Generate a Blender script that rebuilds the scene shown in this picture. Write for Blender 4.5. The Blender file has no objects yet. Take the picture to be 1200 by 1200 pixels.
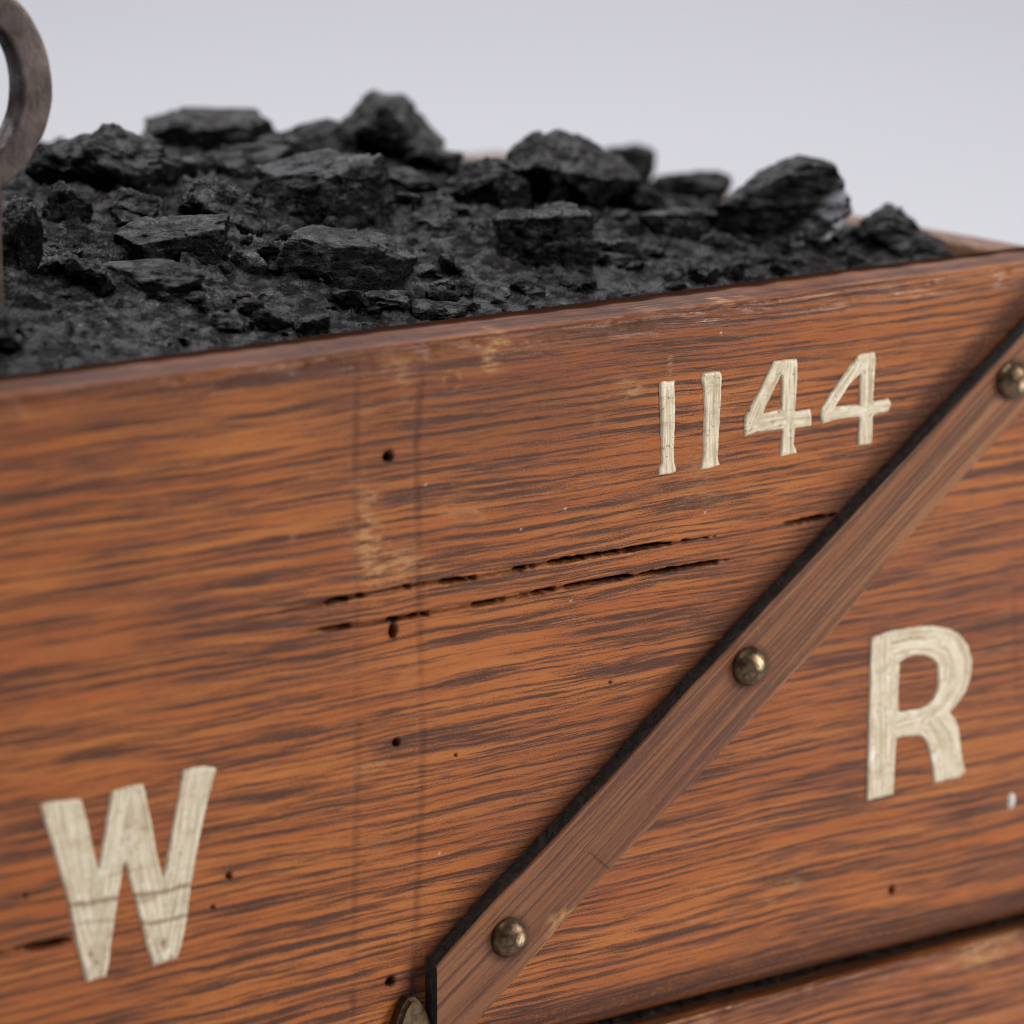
import bpy, bmesh, math, random
import numpy as np
from mathutils import Vector, Matrix

sc = bpy.context.scene
COL = sc.collection

# ------------------------------------------------------------------ camera
F_PX = 4836.0                       # focal length in pixels of a 1200 px wide frame
D0 = 0.806                          # metres from the lens to the wagon's side
PITCH = math.radians(-12.5)
YAW = math.radians(53.3)            # heading of the view in the ground plane
HV = Vector((math.cos(YAW), math.sin(YAW), 0))
FWD = (HV * math.cos(PITCH) + Vector((0, 0, math.sin(PITCH)))).normalized()
RIGHT = Vector((math.sin(YAW), -math.cos(YAW), 0))
UP = RIGHT.cross(FWD)
ZT = 0.260                          # height of the wagon's rim above the table


def pray(px, py):
    return (FWD + RIGHT * ((px - 600) / F_PX) + UP * ((600 - py) / F_PX))


# the point of the side under pixel (600, 680) lies at x = 0; solve the height so that the rim passes (600, 386)
_p0 = pray(600, 680) * D0
_c = Vector((0, 0, 0)) - _p0
_r = pray(600, 386)
_t = -_c.y / _r.y
CAM = Vector((_c.x, _c.y, ZT - (_c.z + _r.z * _t) + _c.z))


def on_y(px, py, y=0.0):
    r = pray(px, py)
    t = (y - CAM.y) / r.y
    return CAM + r * t


def on_z(px, py, z):
    r = pray(px, py)
    t = (z - CAM.z) / r.z
    return CAM + r * t


cam = bpy.data.cameras.new('camera')
cam.sensor_width = 36
cam.lens = 36 * F_PX / 1200
cam.clip_start = 0.05
cam.clip_end = 60
cam.dof.use_dof = True
cam.dof.focus_distance = (on_y(700, 740) - CAM).dot(FWD)
cam.dof.aperture_fstop = 9.6
cam.dof.aperture_blades = 9
camo = bpy.data.objects.new('camera', cam)
COL.objects.link(camo)
camo.matrix_world = Matrix((
    (RIGHT.x, UP.x, -FWD.x, CAM.x),
    (RIGHT.y, UP.y, -FWD.y, CAM.y),
    (RIGHT.z, UP.z, -FWD.z, CAM.z),
    (0, 0, 0, 1)))
sc.camera = camo

# ------------------------------------------------------------------ noise


def _hash(ix, iy, iz, seed):
    h = (ix.astype(np.int64) * 374761393 + iy.astype(np.int64) * 668265263 + iz.astype(np.int64) * 2147483647 + seed * 1274126177) & 0xFFFFFFFF
    h = ((h ^ (h >> 13)) * 1274126177) & 0xFFFFFFFF
    h = ((h ^ (h >> 16)) * 2246822519) & 0xFFFFFFFF
    return h ^ (h >> 15)


def pnoise(P, seed=0):
    """Perlin noise at an (n, 3) array, about -1..1"""
    P = np.asarray(P, dtype=np.float64)
    I = np.floor(P)
    f = P - I
    I = I.astype(np.int64)
    w = f * f * f * (f * (f * 6 - 15) + 10)
    out = np.zeros(len(P))
    for dx in (0, 1):
        for dy in (0, 1):
            for dz in (0, 1):
                h = _hash(I[:, 0] + dx, I[:, 1] + dy, I[:, 2] + dz, seed)
                gx = ((h & 1023) / 511.5) - 1
                gy = (((h >> 10) & 1023) / 511.5) - 1
                gz = (((h >> 20) & 1023) / 511.5) - 1
                d = gx * (f[:, 0] - dx) + gy * (f[:, 1] - dy) + gz * (f[:, 2] - dz)
                k = (w[:, 0] if dx else 1 - w[:, 0]) * (w[:, 1] if dy else 1 - w[:, 1]) * (w[:, 2] if dz else 1 - w[:, 2])
                out += d * k
    return out * 1.2


def fbm(P, octs=4, seed=0, gain=0.5, ridged=False):
    a, s, o = 1.0, 1.0, 0
    tot = 0
    for k in range(octs):
        n = pnoise(np.asarray(P) * s, seed + 17 * k)
        if ridged:
            n = 1 - 2 * np.abs(n)
        o = o + a * n
        tot += a
        a *= gain
        s *= 2.03
    return o / tot


def facets(P, seed=0):
    """chipped look: every cell is a tilted flat chip"""
    P = np.asarray(P, dtype=np.float64)
    I = np.floor(P).astype(np.int64)
    best = np.full(len(P), 1e9)
    val = np.zeros(len(P))
    for dx in (-1, 0, 1):
        for dy in (-1, 0, 1):
            for dz in (-1, 0, 1):
                a, b, c = I[:, 0] + dx, I[:, 1] + dy, I[:, 2] + dz
                h = _hash(a, b, c, seed)
                g = _hash(a, b, c, seed + 501)
                q = P - np.stack([a + (h & 1023) / 1023.0, b + ((h >> 10) & 1023) / 1023.0, c + ((h >> 20) & 1023) / 1023.0], -1)
                d = (q * q).sum(1)
                v = q[:, 0] * ((g & 1023) / 511.5 - 1) + q[:, 1] * (((g >> 10) & 1023) / 511.5 - 1) + q[:, 2] * (((g >> 20) & 1023) / 511.5 - 1)
                m = d < best
                best = np.where(m, d, best)
                val = np.where(m, v, val)
    return val


def sstep(a, b, x):
    t = np.clip((x - a) / (b - a), 0, 1)
    return t * t * (3 - 2 * t)


# ------------------------------------------------------------------ mesh helpers


def mesh_arrays(name, verts, faces, smooth=True):
    """faces: (n, k) int array"""
    me = bpy.data.meshes.new(name)
    verts = np.asarray(verts, dtype=np.float32)
    faces = np.asarray(faces, dtype=np.int32)
    n, k = faces.shape
    me.vertices.add(len(verts))
    me.vertices.foreach_set('co', verts.ravel())
    me.loops.add(n * k)
    me.loops.foreach_set('vertex_index', faces.ravel())
    me.polygons.add(n)
    me.polygons.foreach_set('loop_start', np.arange(0, n * k, k, dtype=np.int32))
    me.polygons.foreach_set('loop_total', np.full(n, k, dtype=np.int32))
    me.polygons.foreach_set('use_smooth', np.full(n, smooth, dtype=bool))
    me.update(calc_edges=True)
    me.validate()
    return me


def add_attr(me, name, vals):
    a = me.attributes.new(name, 'FLOAT', 'POINT')
    a.data.foreach_set('value', np.asarray(vals, dtype=np.float32))


def add_uv(me, uv_per_vert):
    l = me.uv_layers.new(name='grain')
    idx = np.zeros(len(me.loops), dtype=np.int32)
    me.loops.foreach_get('vertex_index', idx)
    l.data.foreach_set('uv', np.asarray(uv_per_vert, dtype=np.float32)[idx].ravel())


def link(name, me, mats, parent=None):
    o = bpy.data.objects.new(name, me)
    COL.objects.link(o)
    for m in (mats if isinstance(mats, (list, tuple)) else [mats]):
        me.materials.append(m)
    if parent:
        o.parent = parent
    return o


def tag(o, label=None, cat=None, group=None, kind=None):
    for k, v in (('label', label), ('category', cat), ('group', group), ('kind', kind)):
        if v:
            o[k] = v
    return o


def grid_faces(nr, nc, close_r=False):
    r = np.arange(nr if close_r else nr - 1)
    c = np.arange(nc - 1)
    R, Cc = np.meshgrid(r, c, indexing='ij')
    R2 = (R + 1) % nr
    return np.stack([R * nc + Cc, R * nc + Cc + 1, R2 * nc + Cc + 1, R2 * nc + Cc], -1).reshape(-1, 4)


# ------------------------------------------------------------------ materials
class NT:
    def __init__(self, name):
        self.m = bpy.data.materials.new(name)
        self.m.use_nodes = True
        self.t = self.m.node_tree
        self.n = self.t.nodes
        self.b = self.n['Principled BSDF']

    def add(self, typ, **kw):
        nd = self.n.new(typ)
        for k, v in kw.items():
            setattr(nd, k, v)
        return nd

    def lk(self, a, b):
        self.t.links.new(a, b)

    def setin(self, sock, v):
        if hasattr(v, 'is_output') or isinstance(v, bpy.types.NodeSocket):
            self.lk(v, sock)
        else:
            sock.default_value = v

    def math(self, op, a, b=0.0, c=None, clamp=False):
        nd = self.add('ShaderNodeMath', operation=op, use_clamp=clamp)
        self.setin(nd.inputs[0], a)
        self.setin(nd.inputs[1], b)
        if c is not None:
            self.setin(nd.inputs[2], c)
        return nd.outputs[0]

    def mapr(self, v, a, b, c=0.0, d=1.0):
        nd = self.add('ShaderNodeMapRange', interpolation_type='SMOOTHSTEP')
        self.setin(nd.inputs['Value'], v)
        nd.inputs['From Min'].default_value = a
        nd.inputs['From Max'].default_value = b
        nd.inputs['To Min'].default_value = c
        nd.inputs['To Max'].default_value = d
        return nd.outputs['Result']

    def noise(self, vec, scale=(1, 1, 1), detail=3, rough=0.55, dist=0.0, off=(0, 0, 0)):
        mp = self.add('ShaderNodeMapping')
        mp.inputs['Scale'].default_value = scale
        mp.inputs['Location'].default_value = off
        self.lk(vec, mp.inputs['Vector'])
        nd = self.add('ShaderNodeTexNoise')
        nd.inputs['Scale'].default_value = 1
        nd.inputs['Detail'].default_value = detail
        nd.inputs['Roughness'].default_value = rough
        nd.inputs['Distortion'].default_value = dist
        self.lk(mp.outputs[0], nd.inputs['Vector'])
        return nd.outputs['Fac']

    def mix(self, f, a, b, typ='MIX'):
        nd = self.add('ShaderNodeMix', data_type='RGBA', blend_type=typ)
        self.setin(nd.inputs[0], f)
        for s, v in ((nd.inputs[6], a), (nd.inputs[7], b)):
            if isinstance(v, (tuple, list)):
                s.default_value = (*v, 1) if len(v) == 3 else v
            else:
                self.lk(v, s)
        return nd.outputs[2]

    def attr(self, name):
        nd = self.add('ShaderNodeAttribute', attribute_name=name)
        return nd.outputs['Fac']

    def bump(self, h, dist, strength=1.0):
        nd = self.add('ShaderNodeBump')
        nd.inputs['Strength'].default_value = strength
        nd.inputs['Distance'].default_value = dist
        self.lk(h, nd.inputs['Height'])
        self.lk(nd.outputs[0], self.b.inputs['Normal'])
        return nd


def wood_mat(name, light=(0.43, 0.133, 0.028), mid=(0.23, 0.065, 0.016), dark=(0.054, 0.0215, 0.0105), fleck=1.0, dull=0.0, off=(0, 0, 0), xs=1.0, rough=0.38):
    w = NT(name)
    uv = w.add('ShaderNodeUVMap', uv_map='grain').outputs[0]
    # slow waviness of the growth rings
    wob = w.noise(uv, (10 * xs, 22, 1), 2, 0.5, off=off)
    sep = w.add('ShaderNodeSeparateXYZ')
    w.lk(uv, sep.inputs[0])
    yv = w.math('ADD', sep.outputs['Y'], w.math('MULTIPLY', w.math('SUBTRACT', wob, 0.5), 0.0050))
    wob2 = w.noise(uv, (75 * xs, 210, 1), 2, 0.5, off=(off[0] + 3, 1, 0))
    yv = w.math('ADD', yv, w.math('MULTIPLY', w.math('SUBTRACT', wob2, 0.5), 0.0009))
    cmb = w.add('ShaderNodeCombineXYZ')
    w.lk(sep.outputs['X'], cmb.inputs[0])
    w.lk(yv, cmb.inputs[1])
    v = cmb.outputs[0]
    ox, oy = off[0], off[1]
    big = w.noise(v, (9 * xs, 60, 1), 3, 0.5, off=(ox + 5.3, oy + 2, 0))
    f1 = w.noise(v, (21 * xs, 930, 1), 1.5, 0.5, 0.0, off=(ox + 1.7, oy, 0))
    f2 = w.noise(v, (62 * xs, 1850, 1), 2.5, 0.55, 0.0, off=(ox + 9.1, oy + 4, 0))
    f3 = w.noise(v, (160 * xs, 4300, 1), 2, 0.6, off=(ox + 2.2, oy + 8, 0))
    fine = w.noise(v, (420 * xs, 5200, 1), 2, 0.6, off=(ox, oy + 1, 0))
    grit = w.noise(uv, (1900 * xs, 3800, 1), 2, 0.6, off=(ox, oy + 9, 0))
    # flecks: dark late-wood bars with feathered ends, broken by fine fibres
    bars = w.math('ADD', w.math('MULTIPLY', f1, 0.60), w.math('MULTIPLY', f2, 0.40))
    bars = w.math('ADD', bars, w.math('MULTIPLY', w.math('SUBTRACT', f3, 0.5), 0.17))
    bars = w.math('ADD', bars, w.math('MULTIPLY', w.math('SUBTRACT', fine, 0.5), 0.13))
    bars = w.math('ADD', bars, w.math('MULTIPLY', w.math('SUBTRACT', grit, 0.5), 0.20))
    bars = w.math('ADD', bars, w.math('MULTIPLY', w.math('SUBTRACT', big, 0.5), 0.12))
    m_mid = w.mapr(bars, 0.43, 0.535)
    m_dark = w.math('MULTIPLY', w.mapr(bars, 0.49, 0.60), 0.86 * fleck)
    tone2 = w.noise(v, (12 * xs, 190, 1), 2, 0.5, off=(ox + 31, oy + 3, 0))
    c = w.mix(w.mapr(tone2, 0.35, 0.65), tuple(q * k for q, k in zip(light, (0.86, 0.76, 0.70))), tuple(q * k for q, k in zip(light, (1.02, 1.10, 1.10))))
    c = w.mix(m_mid, c, mid)
    c = w.mix(m_dark, c, dark)
    # fine pale and dark fibres
    c = w.mix(w.mapr(f3, 0.56, 0.72, 0, 0.45), c, dark)
    c = w.mix(w.mapr(fine, 0.58, 0.78, 0, 0.35), c, tuple(min(1, q * 1.15) for q in light))
    c = w.mix(w.mapr(grit, 0.56, 0.74, 0, 0.42), c, dark)
    # board-wide tone: some regions redder and darker
    tone = w.noise(uv, (9, 14, 1), 3, 0.55, off=(ox + 20, oy + 7, 0))
    c = w.mix(w.mapr(tone, 0.42, 0.66, 0, 0.60), c, w.mix(0.5, c, (0.11, 0.032, 0.020)))
    if dull:
        c = w.mix(dull, c, (0.075, 0.045, 0.034))
    # old staining and painted shade (attribute), modulated by fine grain
    gr = w.noise(uv, (900, 1500, 1), 3, 0.65)
    st = w.math('MULTIPLY', w.attr('stain_shade'), w.mapr(gr, 0.25, 0.6, 0.55, 1.0))
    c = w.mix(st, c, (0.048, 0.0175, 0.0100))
    gr2 = w.noise(uv, (210, 900, 1), 4, 0.7, off=(4, 4, 0))
    wr = w.math('MULTIPLY', w.attr('wear'), w.mapr(gr2, 0.42, 0.60))
    c = w.mix(w.math('MULTIPLY', wr, 0.85), c, (0.47, 0.25, 0.10))
    c = w.mix(w.attr('fleckwhite'), c, (0.72, 0.68, 0.62))
    c = w.mix(w.attr('pit'), c, (0.010, 0.006, 0.005))
    w.lk(c, w.b.inputs['Base Color'])
    # varnish
    rg = w.noise(uv, (120, 260, 1), 3, 0.6, off=(7, 1, 0))
    r = w.mapr(rg, 0.3, 0.7, rough - 0.07, rough + 0.12)
    r = w.math('ADD', r, w.math('MULTIPLY', m_dark, 0.08))
    r = w.math('ADD', r, w.math('MULTIPLY', w.attr('pit'), 0.5), clamp=True)
    w.lk(r, w.b.inputs['Roughness'])
    dirt_shade = w.math('ADD', w.math('MULTIPLY', w.attr('pit'), 1.0), w.math('MULTIPLY', w.attr('stain_shade'), 0.45), clamp=True)
    w.lk(w.mapr(dirt_shade, 0.0, 1.0, 0.24, 0.0), w.b.inputs['Specular IOR Level'])
    h = w.math('SUBTRACT', w.math('MULTIPLY', fine, 0.35), w.math('MULTIPLY', m_dark, 0.5))
    h = w.math('SUBTRACT', h, w.math('MULTIPLY', w.mapr(f3, 0.55, 0.75), 0.55))
    w.bump(h, 0.00012, 0.8)
    return w.m


M_WOOD = wood_mat('oiled_oak')
M_LOWER = wood_mat('lower_oak', light=(0.42, 0.145, 0.045), off=(3.3, 6.1, 0))
M_END = wood_mat('end_oak', light=(0.36, 0.17, 0.10), mid=(0.26, 0.12, 0.075), off=(7, 2, 0), dull=0.5)
M_BRACE = wood_mat('brace_oak', light=(0.275, 0.115, 0.046), mid=(0.18, 0.070, 0.029), dark=(0.060, 0.028, 0.020), off=(11, 3, 0), xs=0.6, fleck=0.66)


def black_paint():
    w = NT('black_edge_paint')
    tc = w.add('ShaderNodeTexCoord').outputs['Object']
    n = w.noise(tc, (600, 600, 600), 4, 0.6)
    n2 = w.noise(tc, (2200, 2200, 2200), 3, 0.7)
    c = w.mix(w.mapr(n, 0.4, 0.7), (0.014, 0.012, 0.011), (0.050, 0.040, 0.033))
    c = w.mix(w.mapr(n2, 0.62, 0.74, 0, 0.6), c, (0.25, 0.23, 0.20))
    w.lk(c, w.b.inputs['Base Color'])
    w.b.inputs['Roughness'].default_value = 0.38
    w.bump(w.math('ADD', n, w.math('MULTIPLY', n2, 0.4)), 0.0010, 1.0)
    return w.m


M_BLACK = black_paint()


def cream_paint():
    w = NT('cream_paint')
    uv = w.add('ShaderNodeUVMap', uv_map='grain').outputs[0]
    tc = w.add('ShaderNodeTexCoord').outputs['Object']
    br = w.noise(uv, (1500, 70, 1), 3, 0.6, 0.1)               # brush hairs along the stroke
    bl = w.noise(tc, (230, 230, 230), 4, 0.62, off=(3, 1, 0))
    wd = w.noise(tc, (60, 100, 1100), 3, 0.6, off=(8, 1, 0))   # open pores of the wood underneath
    sp = w.noise(tc, (1100, 1100, 1100), 3, 0.6, off=(1, 6, 0))
    c = w.mix(w.mapr(br, 0.34, 0.58), (0.44, 0.345, 0.215), (0.72, 0.64, 0.475))
    c = w.mix(w.mapr(bl, 0.50, 0.68, 0, 0.7), c, (0.47, 0.37, 0.225))
    c = w.mix(w.mapr(bl, 0.28, 0.44, 0.75, 0), c, (0.84, 0.79, 0.67))
    c = w.mix(w.mapr(wd, 0.59, 0.70, 0, 0.4), c, (0.30, 0.20, 0.105))
    c = w.mix(w.mapr(sp, 0.62, 0.70, 0, 0.8), c, (0.17, 0.105, 0.06))
    c = w.mix(w.math('MULTIPLY', w.attr('crackline'), 0.85), c, (0.20, 0.115, 0.055))
    w.lk(c, w.b.inputs['Base Color'])
    w.b.inputs['Roughness'].default_value = 0.42
    w.b.inputs['Specular IOR Level'].default_value = 0.4
    h = w.math('ADD', w.math('MULTIPLY', br, 0.5), w.math('MULTIPLY', bl, 0.6))
    w.bump(h, 0.0004, 0.6)
    return w.m


M_CREAM = cream_paint()


def brass():
    w = NT('aged_brass')
    tc = w.add('ShaderNodeTexCoord').outputs['Object']
    n = w.noise(tc, (500, 500, 500), 4, 0.6)
    n2 = w.noise(tc, (1500, 900, 1500), 3, 0.6, off=(2, 3, 1))
    wear = w.math('MULTIPLY', w.attr('rub'), w.mapr(n2, 0.35, 0.55))
    c = w.mix(w.mapr(n, 0.35, 0.65), (0.060, 0.039, 0.023), (0.155, 0.102, 0.058))
    c = w.mix(wear, c, (0.66, 0.49, 0.29))
    w.lk(c, w.b.inputs['Base Color'])
    w.b.inputs['Metallic'].default_value = 0.9
    w.lk(w.mapr(n2, 0.3, 0.7, 0.36, 0.54), w.b.inputs['Roughness'])
    w.bump(w.math('ADD', n, w.math('MULTIPLY', n2, 0.5)), 0.00018, 0.5)
    return w.m


M_BRASS = brass()


def iron():
    w = NT('worn_iron')
    tc = w.add('ShaderNodeTexCoord').outputs['Object']
    n = w.noise(tc, (110, 110, 110), 4, 0.6)
    n2 = w.noise(tc, (600, 600, 300), 4, 0.65, off=(2, 3, 1))
    c = w.mix(w.mapr(n, 0.35, 0.68), (0.050, 0.036, 0.032), (0.108, 0.081, 0.075))
    c = w.mix(w.mapr(n2, 0.58, 0.72, 0, 0.6), c, (0.036, 0.028, 0.026))
    c = w.mix(w.math('MULTIPLY', w.attr('rub'), w.mapr(n2, 0.40, 0.58)), c, (0.48, 0.44, 0.43))
    w.lk(c, w.b.inputs['Base Color'])
    w.b.inputs['Metallic'].default_value = 0.55
    w.lk(w.mapr(n2, 0.3, 0.7, 0.42, 0.62), w.b.inputs['Roughness'])
    w.bump(w.math('ADD', n, w.math('MULTIPLY', n2, 0.5)), 0.0007, 0.6)
    return w.m


M_IRON = iron()


def coal_mat(name, base=(0.0035, 0.0032, 0.0032), dust=(0.033, 0.0290, 0.0295), amount=0.5, pale=0.0, rough=0.5, brown=0.12, spec=0.09):
    w = NT(name)
    tc = w.add('ShaderNodeTexCoord').outputs['Object']
    geo = w.add('ShaderNodeNewGeometry')
    n1 = w.noise(tc, (110, 110, 110), 4, 0.6)
    n2 = w.noise(tc, (420, 420, 900), 5, 0.68, off=(3, 1, 2))
    n3 = w.noise(tc, (1700, 1700, 1700), 3, 0.7, off=(1, 7, 2))
    sepn = w.add('ShaderNodeSeparateXYZ')
    w.lk(geo.outputs['Normal'], sepn.inputs[0])
    # coal dust settles on upward faces
    up = w.mapr(sepn.outputs['Z'], 0.50, 0.90)
    d = w.math('MULTIPLY', w.math('ADD', w.math('MULTIPLY', up, 0.97), 0.03), w.mapr(n2, 0.30, 0.62, 0.25, 1.0))
    d = w.math('MULTIPLY', d, amount * 2, clamp=True)
    c = w.mix(d, base, dust)
    c = w.mix(w.math('MULTIPLY', w.math('MULTIPLY', w.mapr(n1, 0.5, 0.72), brown), d), c, (0.085, 0.060, 0.045))
    c = w.mix(w.math('MULTIPLY', w.mapr(n3, 0.62, 0.70, 0, 0.8), w.math('ADD', w.math('MULTIPLY', d, 0.8), 0.08)), c, (0.22, 0.21, 0.205))  # pale specks that paint glints into the colour
    if pale:
        pn = w.noise(tc, (170, 170, 420), 4, 0.6, 0.6, off=(5, 2, 2))
        c = w.mix(w.math('MULTIPLY', w.attr('pale'), w.mapr(pn, 0.44, 0.54, 0.04, pale)), c, (0.52, 0.53, 0.60))
    w.lk(c, w.b.inputs['Base Color'])
    rr = w.math('ADD', w.mapr(n2, 0.3, 0.7, rough - 0.16, rough + 0.10), w.math('MULTIPLY', d, 0.10))
    gl2 = w.noise(tc, (700, 700, 700), 2, 0.5, off=(8, 8, 1))
    rr = w.math('SUBTRACT', rr, w.mapr(gl2, 0.55, 0.61, 0, 0.27))
    w.lk(rr, w.b.inputs['Roughness'])
    glint = w.noise(tc, (240, 240, 500), 3, 0.6, off=(6, 2, 9))
    w.lk(w.math('MULTIPLY', w.mapr(glint, 0.42, 0.62, spec, spec + 0.55), w.mapr(sepn.outputs['Z'], 0.1, 0.75, 0.3, 1.0)), w.b.inputs['Specular IOR Level'])
    h = w.math('ADD', w.math('MULTIPLY', n2, 1.0), w.math('MULTIPLY', n3, 0.35))
    w.bump(h, 0.0015, 1.0)
    return w.m


M_COAL = coal_mat('dull_coal', rough=0.44)
M_COAL_SHINY = coal_mat('bright_coal', amount=0.42, rough=0.30, spec=0.17)
M_COAL_PALE = coal_mat('bloomed_coal', amount=0.45, pale=0.9, rough=0.40)
M_FINES = coal_mat('coal_fines', base=(0.004, 0.0036, 0.0036), dust=(0.0105, 0.0090, 0.0092), amount=0.55, rough=0.40, spec=0.07, brown=0.2)


def paper():
    w = NT('backdrop_paper')
    w.b.inputs['Base Color'].default_value = (0.78, 0.78, 0.83, 1)
    w.b.inputs['Roughness'].default_value = 0.9
    w.b.inputs['Specular IOR Level'].default_value = 0.1
    tc = w.add('ShaderNodeTexCoord').outputs['Object']
    n = w.noise(tc, (3, 3, 3), 2)
    w.lk(w.mix(n, (0.775, 0.771, 0.803), (0.788, 0.784, 0.816)), w.b.inputs['Base Color'])
    return w.m


M_PAPER = paper()

M_GROOVE = coal_mat('packed_dirt', base=(0.014, 0.010, 0.008), dust=(0.06, 0.048, 0.040), amount=0.25, rough=0.7, brown=0.4)

# ------------------------------------------------------------------ the wagon body
T = 0.0165                                 # board thickness
X1 = on_y(1283, 290).x                     # outer right corner
X0 = -0.235
TE = 0.010                                 # the end board is thinner
DEPTH = 0.215
zg = on_y(980, 1140).z                     # groove between the upper and the lower board
wagon = bpy.data.objects.new('coal_wagon', None)
COL.objects.link(wagon)
wagon.location = (0, 0, 0)
tag(wagon, 'varnished oak wagon body lettered W R and 1144 with a diagonal strap across its side', 'wagon')


def pl(points):
    """pixel polyline on the side -> arrays x, z"""
    a = np.array([(lambda p: (p.x, p.z))(on_y(*q)) for q in points])
    return a


def dist_poly(X, Z, pts):
    """distance to a polyline and the position along it (0..1)"""
    best = np.full(X.shape, 1e9)
    tt = np.zeros(X.shape)
    L = np.r_[0, np.cumsum(np.hypot(*np.diff(pts, axis=0).T))]
    for i in range(len(pts) - 1):
        a, b = pts[i], pts[i + 1]
        d = b - a
        t = np.clip(((X - a[0]) * d[0] + (Z - a[1]) * d[1]) / (d @ d), 0, 1)
        q = np.hypot(X - a[0] - t * d[0], Z - a[1] - t * d[1])
        m = q < best
        best = np.where(m, q, best)
        tt = np.where(m, (L[i] + t * (L[i + 1] - L[i])) / L[-1], tt)
    return best, tt


def plank(name, mat, zlo, zhi, r_lo, r_hi, parent, feats=None, y0=0.0, fine=0.0003):
    """a board with a dense displaced face: profile runs back-bottom, face, rim, back"""
    prof = [(T, zlo), (T * 0.55, zlo)]
    for k in range(9):
        a = math.pi / 2 * k / 8
        prof.append((r_lo * (1 - math.sin(a)), zlo + r_lo * (1 - math.cos(a))))
    n = max(4, int((zhi - zlo - r_lo - r_hi) / fine))
    for k in range(1, n):
        prof.append((0, zlo + r_lo + (zhi - zlo - r_lo - r_hi) * k / n))
    for k in range(9):
        a = math.pi / 2 * k / 8
        prof.append((r_hi * (1 - math.cos(a)), zhi - r_hi * (1 - math.sin(a))))
    m = int((T - r_hi) / 0.0006)
    for k in range(1, m + 1):
        prof.append((r_hi + (T - r_hi) * k / m, zhi))
    prof.append((T, zhi - 0.004))
    prof = np.array(prof)
    xs = np.r_[np.arange(X0, -0.145, 0.003), np.arange(-0.145, X1, fine), X1]
    ns, nx = len(prof), len(xs)
    S = np.r_[0, np.cumsum(np.hypot(*np.diff(prof, axis=0).T))]
    sz = S + (zlo - S[10])                      # so that v follows z on the face
    X = np.repeat(xs[None, :], ns, 0).ravel()
    Y = np.repeat(prof[:, 0][:, None], nx, 1).ravel()
    Z = np.repeat(prof[:, 1][:, None], nx, 1).ravel()
    Vv = np.repeat(sz[:, None], nx, 1).ravel()
    # gentle unevenness of an old board; the rim's arris is worn unevenly
    P = np.stack([X * 9, Z * 30, Y * 30], -1)
    dy = 0.00025 * pnoise(P, 3)
    arris = sstep(zhi - 0.006, zhi - 0.0005, Z) * sstep(0.010, 0.001, Y)
    chips = np.clip(fbm(np.stack([X * 90, Z * 260, Y * 260 + 2], -1), 4, 11), 0, 1)
    dy = dy + arris * (0.0004 + 0.0016 * chips)
    dz = -arris * (0.0002 + 0.0008 * chips) + 0.0003 * pnoise(np.stack([X * 25, Y * 60, Z * 0], -1), 8) * sstep(zhi - 0.003, zhi, Z)
    stain_shade = np.zeros_like(X)
    wear = np.zeros_like(X)
    pit = np.zeros_like(X)
    white = np.zeros_like(X)
    wear += 0.30 * arris * sstep(0.15, 0.45, chips)
    stain_shade += 0.35 * arris
    if feats:
        fy, s_, w_, p_, wh = feats(X, Z, Y)
        dy = dy + fy
        stain_shade += s_
        wear += w_
        pit += p_
        white += wh
    co = np.stack([X, Y + dy + y0, Z + dz], -1)
    fc = grid_faces(ns, nx)
    me = mesh_arrays(name, co, fc)
    add_uv(me, np.stack([X, Vv], -1))
    add_attr(me, 'stain_shade', np.clip(stain_shade, 0, 1))
    add_attr(me, 'wear', np.clip(wear, 0, 1))
    add_attr(me, 'pit', np.clip(pit, 0, 1))
    add_attr(me, 'fleckwhite', np.clip(white, 0, 1))
    return link(name, me, mat, parent)


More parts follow.
